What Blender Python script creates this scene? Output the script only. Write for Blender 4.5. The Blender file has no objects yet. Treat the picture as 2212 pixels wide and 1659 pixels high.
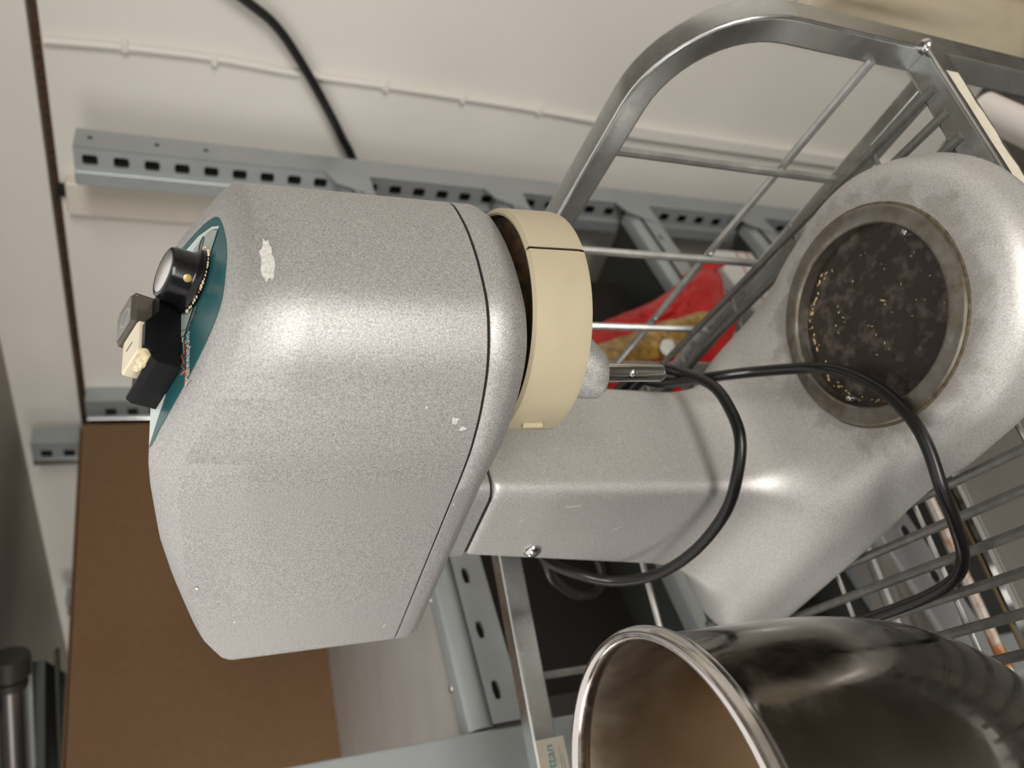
import bpy, math, random
import numpy as np
from mathutils import Vector, Matrix
random.seed(7)
SC = bpy.context.scene
Z0 = 1.95                                   # eye height of the photographer above the floor
R = math.radians

# ------------------------------------------------------------------ camera
cam = bpy.data.cameras.new('camera')
cam.sensor_width = 36.0
cam.lens = 36.0 * 1660.0 / 2212.0
cam.clip_start = 0.02
cam.dof.use_dof = True
cam.dof.focus_distance = 0.42
cam.dof.aperture_fstop = 8.0
co = bpy.data.objects.new('camera', cam)
SC.collection.objects.link(co)
TH = R(22.8)                                # pitched down, phone turned on its side
ct, st = math.cos(TH), math.sin(TH)
co.matrix_world = Matrix(((0, 1, 0, 0), (-st, 0, -ct, 0), (-ct, 0, st, Z0), (0, 0, 0, 1)))
SC.camera = co

# ------------------------------------------------------------------ world, lights, exposure
w = bpy.data.worlds.new('world'); SC.world = w; w.use_nodes = True
w.node_tree.nodes['Background'].inputs[0].default_value = (1.0, 0.93, 0.84, 1)
w.node_tree.nodes['Background'].inputs[1].default_value = 0.12

def area(name, loc, target, sx, sy, power, col):
    l = bpy.data.lights.new(name, 'AREA'); l.shape = 'RECTANGLE'; l.size = sx; l.size_y = sy
    l.energy = power; l.color = col
    o = bpy.data.objects.new(name, l); SC.collection.objects.link(o)
    o.location = loc
    d = Vector(target) - Vector(loc)
    o.rotation_euler = d.to_track_quat('-Z', 'Y').to_euler()
    return o
area('room_or_fill_lamp', (0.85, -2.35, Z0 + 0.12), (0.05, 0.5, Z0 - 0.6), 2.2, 0.5, 72.0, (1.0, 0.965, 0.91))
area('room_or_fill_lamp', (-2.35, -0.75, Z0 + 0.14), (-0.4, 1.7, Z0 - 0.1), 1.4, 0.45, 9.5, (1.0, 0.965, 0.91))
area('room_or_fill_lamp', (-2.97, 1.56, Z0 - 0.1), (-0.495, 2.62, Z0 + 0.28), 0.8, 0.4, 7.0, (1.0, 0.965, 0.91))  # added fill without a known source, brightens the far left wall strip
area('room_or_fill_lamp', (-0.9, 0.1, Z0 + 0.385), (-0.9, 0.1, Z0 - 1.0), 2.4, 2.0, 13.0, (1.0, 0.965, 0.92))  # added overhead fill for soft ambient light, no known fixture

vs = SC.view_settings
vs.view_transform = 'Standard'; vs.look = 'None'; vs.exposure = 0.32; vs.gamma = 1.0; vs.use_curve_mapping = False
SC.display_settings.display_device = 'sRGB'

# ------------------------------------------------------------------ materials
MATS = {}
def mat(name, col, rough=0.5, metal=0.0, noise=None, bump=None, spec=None, coat=0.0, trans=0.0, ior=None,
        col2=None, emis=None, rnoise=None, stretch=None):
    """noise=(scale, detail, amount): mottles col towards col2; bump=(scale, strength, dist)."""
    if name in MATS: return MATS[name]
    m = bpy.data.materials.new(name); m.use_nodes = True
    nt = m.node_tree; N = nt.nodes; Lk = nt.links
    b = N['Principled BSDF']
    b.inputs['Base Color'].default_value = (*col, 1); b.inputs['Roughness'].default_value = rough
    b.inputs['Metallic'].default_value = metal
    if spec is not None: b.inputs['Specular IOR Level'].default_value = spec
    if coat: b.inputs['Coat Weight'].default_value = coat; b.inputs['Coat Roughness'].default_value = 0.12
    if trans: b.inputs['Transmission Weight'].default_value = trans
    if ior: b.inputs['IOR'].default_value = ior
    src = None
    def texco():
        nonlocal src
        if src is None:
            t = N.new('ShaderNodeTexCoord'); src = t.outputs['Object']
            if stretch:
                mp = N.new('ShaderNodeMapping'); mp.inputs['Scale'].default_value = stretch
                Lk.new(src, mp.inputs['Vector']); src = mp.outputs['Vector']
        return src
    def ntex(scale, detail=3.0, rough_=0.6):
        n = N.new('ShaderNodeTexNoise'); n.inputs['Scale'].default_value = scale
        n.inputs['Detail'].default_value = detail; n.inputs['Roughness'].default_value = rough_
        Lk.new(texco(), n.inputs['Vector']); return n.outputs['Fac']
    if noise:
        sc, de, lo, hi = noise
        rp = N.new('ShaderNodeValToRGB'); rp.color_ramp.elements[0].position = lo; rp.color_ramp.elements[1].position = hi
        rp.color_ramp.elements[0].color = (*col, 1); rp.color_ramp.elements[1].color = (*(col2 or col), 1)
        Lk.new(ntex(sc, de), rp.inputs['Fac']); Lk.new(rp.outputs['Color'], b.inputs['Base Color'])
    if rnoise:
        sc, lo, hi = rnoise
        mr = N.new('ShaderNodeMapRange'); mr.inputs['To Min'].default_value = lo; mr.inputs['To Max'].default_value = hi
        mr.inputs['From Min'].default_value = 0.3; mr.inputs['From Max'].default_value = 0.7
        Lk.new(ntex(sc, 4.0), mr.inputs['Value']); Lk.new(mr.outputs['Result'], b.inputs['Roughness'])
    if bump:
        sc, stg, dist = bump
        bp = N.new('ShaderNodeBump'); bp.inputs['Strength'].default_value = stg; bp.inputs['Distance'].default_value = dist
        Lk.new(ntex(sc, 2.0), bp.inputs['Height']); Lk.new(bp.outputs['Normal'], b.inputs['Normal'])
    MATS[name] = m
    return m

M_SILVER = mat('silver_lacquer', (0.32, 0.313, 0.31), 0.52, 0.62, noise=(1150, 2.0, 0.33, 0.72), col2=(0.60, 0.59, 0.585), bump=(1150, 0.16, 0.0006))
M_CAST = mat('silver_casting', (0.47, 0.46, 0.45), 0.50, 0.60, noise=(900, 2.0, 0.3, 0.7), col2=(0.70, 0.69, 0.675), bump=(900, 0.12, 0.0005))
M_GAP = mat('dark_gap', (0.006, 0.006, 0.006), 0.8)
def stain_around(m, cx, cy, r0, r1, z0, col):
    """dried brown residue left on the casting around the bowl seat"""
    nt = m.node_tree; N = nt.nodes; L = nt.links; b = N['Principled BSDF']
    tc = N.new('ShaderNodeTexCoord'); sub = N.new('ShaderNodeVectorMath'); sub.operation = 'SUBTRACT'; sub.inputs[1].default_value = (cx, cy, 0)
    L.new(tc.outputs['Object'], sub.inputs[0])
    sep = N.new('ShaderNodeSeparateXYZ'); L.new(tc.outputs['Object'], sep.inputs[0])
    flat = N.new('ShaderNodeVectorMath'); flat.operation = 'MULTIPLY'; flat.inputs[1].default_value = (1, 1, 0); L.new(sub.outputs[0], flat.inputs[0])
    ln = N.new('ShaderNodeVectorMath'); ln.operation = 'LENGTH'; L.new(flat.outputs[0], ln.inputs[0])
    mr = N.new('ShaderNodeMapRange'); mr.inputs['From Min'].default_value = r0; mr.inputs['From Max'].default_value = r1
    mr.inputs['To Min'].default_value = 0.30; mr.inputs['To Max'].default_value = -0.08; L.new(ln.outputs['Value'], mr.inputs['Value'])
    nz = N.new('ShaderNodeTexNoise'); nz.inputs['Scale'].default_value = 55; nz.inputs['Detail'].default_value = 6; L.new(tc.outputs['Object'], nz.inputs['Vector'])
    ad = N.new('ShaderNodeMath'); ad.operation = 'ADD'; L.new(nz.outputs['Fac'], ad.inputs[0]); L.new(mr.outputs['Result'], ad.inputs[1])
    rp = N.new('ShaderNodeMapRange'); rp.inputs['From Min'].default_value = 0.60; rp.inputs['From Max'].default_value = 0.74; rp.inputs['To Max'].default_value = 0.3; L.new(ad.outputs[0], rp.inputs['Value'])
    gt = N.new('ShaderNodeMath'); gt.operation = 'GREATER_THAN'; gt.inputs[1].default_value = z0; L.new(sep.outputs['Z'], gt.inputs[0])
    lt = N.new('ShaderNodeMath'); lt.operation = 'LESS_THAN'; lt.inputs[1].default_value = 0.052; L.new(sep.outputs['Z'], lt.inputs[0])
    m1 = N.new('ShaderNodeMath'); m1.operation = 'MULTIPLY'; L.new(gt.outputs[0], m1.inputs[0]); L.new(rp.outputs['Result'], m1.inputs[1])
    m2 = N.new('ShaderNodeMath'); m2.operation = 'MULTIPLY'; L.new(m1.outputs[0], m2.inputs[0]); L.new(lt.outputs[0], m2.inputs[1])
    old = b.inputs['Base Color'].links[0].from_socket
    mx = N.new('ShaderNodeMix'); mx.data_type = 'RGBA'; L.new(m2.outputs[0], mx.inputs['Factor']); L.new(old, mx.inputs['A']); mx.inputs['B'].default_value = (*col, 1)
    L.new(mx.outputs['Result'], b.inputs['Base Color'])
stain_around(M_CAST, -0.0105, -0.001, 0.079, 0.108, 0.033, (0.19, 0.15, 0.105))
M_RUSTGAP = mat('rust_and_gap_dark', (0.035, 0.026, 0.018), 0.6, 0.3, noise=(120, 4, 0.4, 0.7), col2=(0.16, 0.08, 0.03))  # hub rust, also the darkness of the guard gap and wall joint
M_CREAM = mat('cream_plastic', (0.47, 0.41, 0.285), 0.38, 0.0, noise=(30, 3, 0.3, 0.75), col2=(0.51, 0.45, 0.32))
M_BLACK = mat('black_plastic', (0.005, 0.005, 0.006), 0.2, spec=0.3, noise=(300, 3, 0.55, 0.8), col2=(0.012, 0.012, 0.012))
M_BLACKM = mat('black_plastic_matt', (0.005, 0.005, 0.006), 0.45, spec=0.2)
M_RUBBER = mat('black_rubber', (0.006, 0.006, 0.006), 0.33)
M_TEAL = mat('teal_print', (0.012, 0.085, 0.095), 0.35)
M_MINT = mat('pale_mint_print', (0.56, 0.65, 0.63), 0.35)
M_GREYP = mat('grey_print', (0.33, 0.38, 0.36), 0.35)
M_INK = mat('black_print', (0.01, 0.01, 0.01), 0.4)
M_WHITEP = mat('white_print', (0.75, 0.78, 0.76), 0.4)
M_REDP = mat('red_print', (0.72, 0.10, 0.03), 0.4)
M_TEALP = mat('teal_lettering', (0.08, 0.32, 0.36), 0.5)
M_SMOKE = mat('smoked_plastic', (0.10, 0.09, 0.08), 0.22, coat=0.4)
M_SMOKE2 = mat('smoked_cover', (0.55, 0.5, 0.42), 0.12, trans=0.92, ior=1.35)
M_IVORY = mat('ivory_plastic', (0.70, 0.63, 0.47), 0.4)
M_DOUGH = mat('dried_dough', (0.74, 0.66, 0.46), 0.6, noise=(400, 3, 0.4, 0.7), col2=(0.5, 0.42, 0.24), bump=(500, 0.4, 0.001))
M_BRASS = mat('brass_dot', (0.55, 0.40, 0.16), 0.4, 0.4)
M_CHROME = mat('chrome', (0.62, 0.62, 0.62), 0.10, 1.0)
M_DISC = mat('brushed_aluminium', (0.62, 0.61, 0.59), 0.28, 1.0)
M_STEEL = mat('worn_steel', (0.30, 0.285, 0.26), 0.34, 0.9, noise=(60, 6, 0.35, 0.7), col2=(0.20, 0.165, 0.12), rnoise=(90, 0.25, 0.5))
M_PAN = mat('stained_pan', (0.040, 0.030, 0.025), 0.32, 0.35, noise=(75, 10, 0.50, 0.82), col2=(0.21, 0.175, 0.145), rnoise=(80, 0.25, 0.55))
M_STAIN = mat('brown_residue', (0.15, 0.115, 0.07), 0.6, noise=(220, 5, 0.4, 0.65), col2=(0.06, 0.045, 0.03))
M_CHIP = mat('bare_chip', (0.80, 0.79, 0.76), 0.35, 0.2, noise=(500, 3, 0.4, 0.7), col2=(0.55, 0.55, 0.54), bump=(300, 0.5, 0.001))
M_CRUMB = mat('crumb', (0.62, 0.48, 0.25), 0.7)
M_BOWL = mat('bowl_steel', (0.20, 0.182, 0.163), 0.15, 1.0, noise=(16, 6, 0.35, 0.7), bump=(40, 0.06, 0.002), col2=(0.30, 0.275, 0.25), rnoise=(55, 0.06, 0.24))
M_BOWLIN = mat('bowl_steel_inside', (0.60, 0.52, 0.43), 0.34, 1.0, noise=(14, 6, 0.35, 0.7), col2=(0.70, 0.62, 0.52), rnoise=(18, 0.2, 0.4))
M_RIM = mat('bowl_rim_steel', (0.60, 0.57, 0.55), 0.20, 1.0, rnoise=(120, 0.12, 0.3))
M_ZINC = mat('zinc_tube', (0.52, 0.54, 0.54), 0.3, 0.95, noise=(25, 4, 0.3, 0.72), col2=(0.64, 0.655, 0.65), rnoise=(40, 0.18, 0.32))
M_WIRE = mat('zinc_wire', (0.40, 0.40, 0.39), 0.35, 0.85, noise=(70, 4, 0.35, 0.68), col2=(0.52, 0.52, 0.505))
M_DULLW = mat('dull_wire', (0.15, 0.15, 0.135), 0.5, 0.5, noise=(90, 4, 0.4, 0.68), col2=(0.21, 0.21, 0.19))
M_RUSTW = mat('rusty_rod', (0.55, 0.50, 0.45), 0.55, 0.3, noise=(26, 5, 0.46, 0.6), col2=(0.36, 0.13, 0.03))
M_BRASSW = mat('tarnished_rod', (0.24, 0.18, 0.09), 0.4, 0.7)
M_TAPE = mat('cream_tape', (0.74, 0.68, 0.57), 0.6, noise=(90, 5, 0.45, 0.7), col2=(0.62, 0.57, 0.48))
M_RACK = mat('galvanised_rack', (0.38, 0.415, 0.425), 0.42, 0.45, noise=(12, 5, 0.3, 0.75), col2=(0.44, 0.475, 0.48))
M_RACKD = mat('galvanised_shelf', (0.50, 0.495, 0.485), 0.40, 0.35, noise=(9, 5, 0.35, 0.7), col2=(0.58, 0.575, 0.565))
M_RACKSHADE = mat('shaded_rack_steel', (0.05, 0.053, 0.05), 0.55, 0.2)  # shadow on the lower shelves put into the colour
M_SLOT = mat('brown_slot', (0.03, 0.012, 0.005), 0.8)
M_BOARD = mat('brown_card', (0.165, 0.092, 0.043), 0.75, noise=(70, 5, 0.3, 0.75), col2=(0.19, 0.108, 0.052))
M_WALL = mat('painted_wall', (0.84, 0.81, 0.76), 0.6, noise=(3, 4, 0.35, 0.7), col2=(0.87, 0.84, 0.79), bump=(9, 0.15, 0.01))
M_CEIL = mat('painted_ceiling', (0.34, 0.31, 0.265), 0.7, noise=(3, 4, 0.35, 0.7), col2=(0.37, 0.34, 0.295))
M_FLOOR = mat('grey_floor', (0.085, 0.075, 0.062), 0.5, noise=(20, 5, 0.35, 0.7), col2=(0.11, 0.10, 0.085))
M_DUCT = mat('cable_duct_plastic', (0.78, 0.73, 0.65), 0.45)
M_DARKBOX = mat('dark_crate', (0.012, 0.008, 0.006), 0.7)  # near black, in place of the darkness inside the rack
M_MAROON = mat('maroon_card', (0.07, 0.012, 0.018), 0.6)
M_REDBAG = mat('red_film', (0.55, 0.008, 0.008), 0.34, spec=0.3, noise=(14, 4, 0.35, 0.7), col2=(0.38, 0.006, 0.006), bump=(22, 0.4, 0.008), coat=0.08)
M_PASTA = mat('pasta_window', (0.46, 0.27, 0.06), 0.35, noise=(75, 4, 0.4, 0.62), col2=(0.20, 0.105, 0.02), bump=(75, 0.6, 0.006), coat=0.5)
M_WHITEBAG = mat('white_card', (0.72, 0.72, 0.70), 0.45)
M_PINK = mat('pink_print', (0.65, 0.2, 0.2), 0.5)
M_SHEET = mat('beige_plastic_sheet', (0.66, 0.56, 0.40), 0.25, noise=(6, 3, 0.35, 0.7), col2=(0.72, 0.64, 0.50), coat=0.5)
M_PIPEW = mat('white_pipe', (0.75, 0.71, 0.68), 0.3)
M_PIPED = mat('dark_pipe', (0.02, 0.018, 0.014), 0.5)
M_THREAD = mat('threaded_steel', (0.26, 0.245, 0.24), 0.35, 0.9)
M_DKPLATE = mat('dark_green_plate', (0.045, 0.05, 0.045), 0.6)
M_TRAY = mat('grey_tray', (0.27, 0.255, 0.235), 0.45, 0.1)
M_GREYPL = mat('grey_bracket', (0.33, 0.34, 0.34), 0.5, 0.2)

# ------------------------------------------------------------------ mesh helpers
class MB:
    def __init__(s): s.v = []; s.f = []
    def add(s, vs_, fs):
        o = len(s.v); s.v += [tuple(map(float, p)) for p in vs_]; s.f += [tuple(o + i for i in q) for q in fs]; return s
    def box(s, lo, hi, ch=0.0):
        (x0, y0, z0), (x1, y1, z1) = lo, hi
        if ch <= 0:
            return s.add([(x0,y0,z0),(x1,y0,z0),(x1,y1,z0),(x0,y1,z0),(x0,y0,z1),(x1,y0,z1),(x1,y1,z1),(x0,y1,z1)],
                [(0,3,2,1),(4,5,6,7),(0,1,5,4),(1,2,6,5),(2,3,7,6),(3,0,4,7)])
        c = ch; rings = []
        for z, i in ((z0, c), (z0 + c, 0), (z1 - c, 0), (z1, c)):
            a0, a1, b0, b1 = x0 + i, x1 - i, y0 + i, y1 - i
            rings.append([(a0 + c, b0, z), (a1 - c, b0, z), (a1, b0 + c, z), (a1, b1 - c, z), (a1 - c, b1, z), (a0 + c, b1, z), (a0, b1 - c, z), (a0, b0 + c, z)])
        return s.loft(rings, cap=True)
    def loft(s, rings, closed=True, cap=False, loop=False):
        n = len(rings[0]); vs_ = [p for r in rings for p in r]; fs = []
        m = len(rings)
        for i in range(m if loop else m - 1):
            for j in range(n if closed else n - 1):
                a, b = i * n + j, i * n + (j + 1) % n
                k = ((i + 1) % m) * n
                fs.append((a, b, k + (j + 1) % n, k + j))
        if cap and not loop:
            fs.append(tuple(range(n - 1, -1, -1))); fs.append(tuple((m - 1) * n + j for j in range(n)))
        return s.add(vs_, fs)
    def sweep(s, path, prof, up=(0, 0, 1), cap=True, loop=False):
        P = [Vector(p) for p in path]; rings = []; up = Vector(up); n = len(P)
        for i, p in enumerate(P):
            a = P[(i - 1) % n] if (loop or i > 0) else p; b = P[(i + 1) % n] if (loop or i < n - 1) else p
            t = (b - a).normalized()
            x = t.cross(up)
            if x.length < 1e-5: x = t.cross(Vector((1, 0, 0.01)))
            x.normalize(); y = x.cross(t).normalized()
            rings.append([p + x * u + y * v for u, v in prof])
        return s.loft(rings, cap=cap, loop=loop)
    def tube(s, path, r, n=10, cap=True):
        P = [Vector(p) for p in path]; rings = []
        t0 = (P[1] - P[0]).normalized()
        x = t0.orthogonal().normalized()
        for i, p in enumerate(P):
            a = P[max(i - 1, 0)]; b = P[min(i + 1, len(P) - 1)]
            t = (b - a).normalized(); x = (x - t * x.dot(t)).normalized(); y = t.cross(x)
            rr = r[i] if isinstance(r, (list, tuple)) else r
            rings.append([p + (x * math.cos(2 * math.pi * k / n) + y * math.sin(2 * math.pi * k / n)) * rr for k in range(n)])
        return s.loft(rings, cap=cap)
    def lathe(s, prof, n=48, c=(0, 0, 0), cap=False, a0=0.0, a1=None):
        full = a1 is None
        rings = []
        m = n if full else n + 1
        for k in range(m):
            a = a0 + (2 * math.pi * k / n if full else (a1 - a0) * k / n)
            rings.append([(c[0] + r * math.cos(a), c[1] + r * math.sin(a), c[2] + z) for r, z in prof])
        fs = []; q = len(prof)
        closed = prof[0] == prof[-1]
        return s.loft(rings, closed=False, loop=full)
    def poly(s, pts, flip=False):
        return s.add(pts, [tuple(range(len(pts)))[::-1] if flip else tuple(range(len(pts)))])
    def prism(s, pts, d):
        n = len(pts); d = Vector(d)
        vs_ = [Vector(p) for p in pts] + [Vector(p) + d for p in pts]
        fs = [tuple(range(n))[::-1], tuple(range(n, 2 * n))] + [(i, (i + 1) % n, n + (i + 1) % n, n + i) for i in range(n)]
        return s.add(vs_, fs)
    def holed(s, o, ux, uy, n, pitch, width, hw, hh, off=0.5, round_=True, depth=None):
        """strip of n cells along ux with a hole in each (open), thickness by depth vector."""
        o = Vector(o); ux = Vector(ux); uy = Vector(uy)
        if round_:
            hl = [(hw * (1 if abs(math.cos(a)) > 0.3 else 0) * math.copysign(1, math.cos(a)) * 0.6 + hw * 0.4 * math.cos(a), hh * math.sin(a)) for a in [2 * math.pi * (k + 0.5) / 12 for k in range(12)]]
        else:
            hl = [(hw, -hh * .5), (hw, hh * .5), (hw * .8, hh), (0, hh), (-hw * .8, hh), (-hw, hh * .5), (-hw, -hh * .5), (-hw * .8, -hh), (0, -hh), (hw * .8, -hh)]
        m = len(hl)
        for i in range(n):
            cx, cy = (i + 0.5) * pitch, width * off
            out = []
            for (x, y) in hl:
                k = min(pitch / 2 / max(abs(x), 1e-6), (cy if y < 0 else width - cy) / max(abs(y), 1e-6)); out.append((x * k, y * k))
            # snap the outer corners
            for (sx, sy) in ((1, 1), (1, -1), (-1, 1), (-1, -1)):
                ty = (width - cy) if sy > 0 else -cy
                j = min(range(m), key=lambda q: (out[q][0] - sx * pitch / 2) ** 2 + (out[q][1] - ty) ** 2); out[j] = (sx * pitch / 2, ty)
            pv = [o + ux * (cx + x) + uy * (cy + y) for x, y in out] + [o + ux * (cx + x) + uy * (cy + y) for x, y in hl]
            s.add(pv, [(j, (j + 1) % m, m + (j + 1) % m, m + j) for j in range(m)])
            if depth is not None:
                d = Vector(depth)
                s.add([pv[m + j] for j in range(m)] + [pv[m + j] + d for j in range(m)], [(j, (j + 1) % m, m + (j + 1) % m, m + j) for j in range(m)])
        return s

def obj(name, mb, material, parent=None, smooth=False, kind=None, label=None, angle=35, flat=False):
    me = bpy.data.meshes.new(name)
    me.from_pydata(mb.v, [], mb.f); me.update()
    if isinstance(material, list):
        for m_ in material: me.materials.append(m_)
    else: me.materials.append(material)
    import bmesh
    bm = bmesh.new(); bm.from_mesh(me)
    bmesh.ops.recalc_face_normals(bm, faces=bm.faces[:])
    bm.to_mesh(me); bm.free()
    if smooth:
        me.polygons.foreach_set('use_smooth', [True] * len(me.polygons))
        if angle: me.set_sharp_from_angle(angle=R(angle))
    o = bpy.data.objects.new(name, me); SC.collection.objects.link(o)
    if flat: wn = o.modifiers.new('flat_faces', 'WEIGHTED_NORMAL'); wn.weight = 100
    if parent is not None: o.parent = parent
    if kind: o['kind'] = kind
    if label: o['label'] = label
    return o

def thing(name, label, cat, loc=(0, 0, 0), rz=0.0, group=None):
    o = bpy.data.objects.new(name, None); SC.collection.objects.link(o)
    o.empty_display_size = 0.05
    o.location = loc; o.rotation_euler = (0, 0, rz); o['label'] = label; o['category'] = cat
    if group: o['group'] = group
    return o
def tag(o, label, cat, group=None):
    o['label'] = label; o['category'] = cat
    if group: o['group'] = group
    return o
def place(o, loc, rz=0.0):
    o.location = loc; o.rotation_euler = (0, 0, rz); return o

def rsq(w_, h, r, n=4):
    pts = []
    for cx, cy, a0 in ((w_/2 - r, h/2 - r, 0), (-w_/2 + r, h/2 - r, 90), (-w_/2 + r, -h/2 + r, 180), (w_/2 - r, -h/2 + r, 270)):
        for k in range(n): a = R(a0 + 90 * k / (n - 1)); pts.append((cx + r * math.cos(a), cy + r * math.sin(a)))
    return pts
def crom(P, n=8, closed=False):
    P = [Vector(p) for p in P]; out = []
    m = len(P)
    for i in range(m if closed else m - 1):
        p0 = P[(i - 1) % m] if (closed or i > 0) else P[0] * 2 - P[1]
        p1 = P[i]; p2 = P[(i + 1) % m]
        p3 = P[(i + 2) % m] if (closed or i + 2 < m) else P[-1] * 2 - P[-2]
        for k in range(n):
            t = k / n
            out.append(0.5 * ((2 * p1) + (p2 - p0) * t + (2 * p0 - 5 * p1 + 4 * p2 - p3) * t * t + (3 * p1 - p0 - 3 * p2 + p3) * t ** 3))
    if not closed: out.append(P[-1])
    return out
def text_mesh(s, size, extr=0.0):
    c = bpy.data.curves.new('lettering', 'FONT'); c.body = s; c.size = size; c.extrude = extr
    o = bpy.data.objects.new('lettering_tmp', c); SC.collection.objects.link(o)
    dg = bpy.context.evaluated_depsgraph_get()
    me = bpy.data.meshes.new_from_object(o.evaluated_get(dg))
    bpy.data.objects.remove(o); bpy.data.curves.remove(c)
    me.name = 'lettering'
    return me
def lettering(s, width, material, parent, origin, xdir, ydir, bold=0.0):
    me = text_mesh(s, 1.0)
    xs = [v.co.x for v in me.vertices]; x0, x1 = min(xs), max(xs)
    k = width / (x1 - x0)
    X = Vector(xdir).normalized(); Y = Vector(ydir).normalized(); O = Vector(origin)
    for v in me.vertices:
        p = v.co.copy(); v.co = O + X * ((p.x - x0) * k) + Y * (p.y * k)
    me.materials.clear(); me.materials.append(material)
    o = bpy.data.objects.new('lettering', me); SC.collection.objects.link(o); o.parent = parent
    return o

# ------------------------------------------------------------------ the room (frame: +X towards the rack wall, +Y along it, turned 45 degrees)
RZ = R(45); CA = math.cos(RZ)
def rm(a, b, zr=None):                       # room frame -> world; zr is height relative to the eye
    return (CA * (a - b), CA * (a + b), 0.0 if zr is None else Z0 + zr)
def room_obj(name, mb, material, o=(0, 0, None), kind=None, smooth=False, **k):
    return place(obj(name, mb, material, smooth=smooth, kind=kind, **k), rm(*o), RZ)
H = Z0 + 0.40                                # ceiling height
room_obj('wall_back', MB().box((1.55, -2.6, 0), (1.66, 4.6, Z0 + 0.241)), M_WALL, kind='structure')
room_obj('trim_1', MB().box((1.575, -2.6, Z0 + 0.241), (1.66, 4.6, Z0 + 0.259)), M_RUSTGAP, kind='structure')  # wall joint, its shadow put into the dark brown colour
room_obj('trim_2', MB().box((1.545, -2.6, Z0 + 0.259), (1.66, 4.6, H)), M_WALL, kind='structure')
room_obj('wall_left', MB().box((-3.0, 4.5, 0), (1.55, 4.6, H)), M_WALL, kind='structure')
room_obj('wall_right', MB().box((-3.0, -2.6, 0), (1.55, -2.5, H)), M_WALL, kind='structure')
room_obj('wall_front', MB().box((-3.1, -2.6, 0), (-3.0, 4.6, H)), M_WALL, kind='structure')
room_obj('floor', MB().box((-3.1, -2.6, -0.1), (1.66, 4.6, 0.0)), M_FLOOR, kind='structure')
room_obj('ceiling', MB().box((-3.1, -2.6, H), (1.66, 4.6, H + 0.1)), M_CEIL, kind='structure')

# painted conduit on the wall, with its clips
t = thing('wall_conduit', 'thin white painted conduit clipped upright on the wall, above the rack post in the photo', 'conduit', rm(1.543, 0.672, -0.9), RZ)
cp = crom([(0, 0.012, 1.138), (0, 0.003, 1.02), (0, -0.003, 0.86), (0, 0.002, 0.70), (0, 0.0, 0.53), (0, 0.0, 0.36), (0, 0.002, 0.18), (0, 0.008, 0.0)], 6)
obj('pipe', MB().tube(cp, 0.0065, 8), M_WALL, t, True)
for zc in (1.008, 0.855, 0.525, 0.356, 0.175):
    obj('clip', MB().box((-0.008, -0.009, zc - 0.006), (0.007, 0.010, zc + 0.006), 0.002), M_WALL, t)
room_obj('trim_3', MB().box((1.530, 0.668, 0.0), (1.55, 0.706, Z0 - 0.94), 0.006), M_WALL, kind='structure')

# cable duct under the ceiling line
t = thing('cable_duct', 'white plastic cable duct on the wall beside the top of the rack post', 'cable duct', rm(1.55, 0.99, -0.23), RZ)
obj('cover', MB().box((-0.032, -0.035, 0.0), (0.0, 0.04, 0.458), 0.003), M_DUCT, t)
obj('end_cap', MB().box((-0.020, -0.018, 0.459), (-0.002, 0.006, 0.476), 0.002), M_GAP, t)

# ------------------------------------------------------------------ storage rack
RA, RB = 0.28, 0.80
rack = thing('storage_rack', 'tall galvanised steel storage rack with slotted posts against the white wall', 'rack', rm(RA, RB), RZ)
def z_(zr): return Z0 + zr
A1, A2 = 1.375 - RA, 1.466 - RA             # rear post
DEEP = 1.5
def upright(b0, front):
    """slotted post: a smooth side towards us, a slotted face towards the room."""
    m = MB(); top = z_(0.19)
    a0, a1 = (A1 + 0.02, A2 - 0.006) if not front else (-0.075, -0.001)
    m.box((a0, b0, 0.0), (a1, b0 + 0.003, top))                      # plain side
    m.box((a1 - 0.003, b0 + 0.003, 0.0), (a1, b0 + 0.075, top))      # back side
    n = int(top / 0.05)
    m.holed((a0, b0, 0.0), (0, 0, 1), (0, 1, 0), n, top / n, 0.045, 0.013, 0.010, 0.55, False, (0.004, 0, 0))
    m.box((a0 - 0.008, b0 + 0.045, 0.0), (a0 + 0.004, b0 + 0.075, top), 0.002)
    return m
p = obj('post', upright(0.0, False), M_RACK, rack)
obj('slot_backing', MB().box((A1 + 0.055, 0.004, 0.02), (A1 + 0.057, 0.07, z_(0.18))), M_RACKSHADE, p)
for zz in (0.165, 0.055, -0.03):
    obj('rivet', MB().lathe([(0.0001, 0.002), (0.004, 0.001), (0.005, 0)], 8), M_GAP, p).matrix_local = Matrix.Translation((A1 + 0.055, 0.0, z_(zz))) @ Matrix.Rotation(R(90), 4, 'X')
fp = MB().sweep([(-0.03, 0.03, 0), (-0.03, 0.03, z_(0.19))], rsq(0.062, 0.062, 0.006), up=(0, 1, 0))
obj('post', fp, M_RACK, rack, True, angle=60, flat=True)
obj('post', upright(DEEP, False), M_RACK, rack)
obj('post', MB().sweep([(-0.03, DEEP + 0.03, 0), (-0.03, DEEP + 0.03, z_(0.19))], rsq(0.062, 0.062, 0.006), up=(0, 1, 0)), M_RACK, rack, True)
LV = [-0.277, -0.612, -0.935, -1.275, -1.62]
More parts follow.
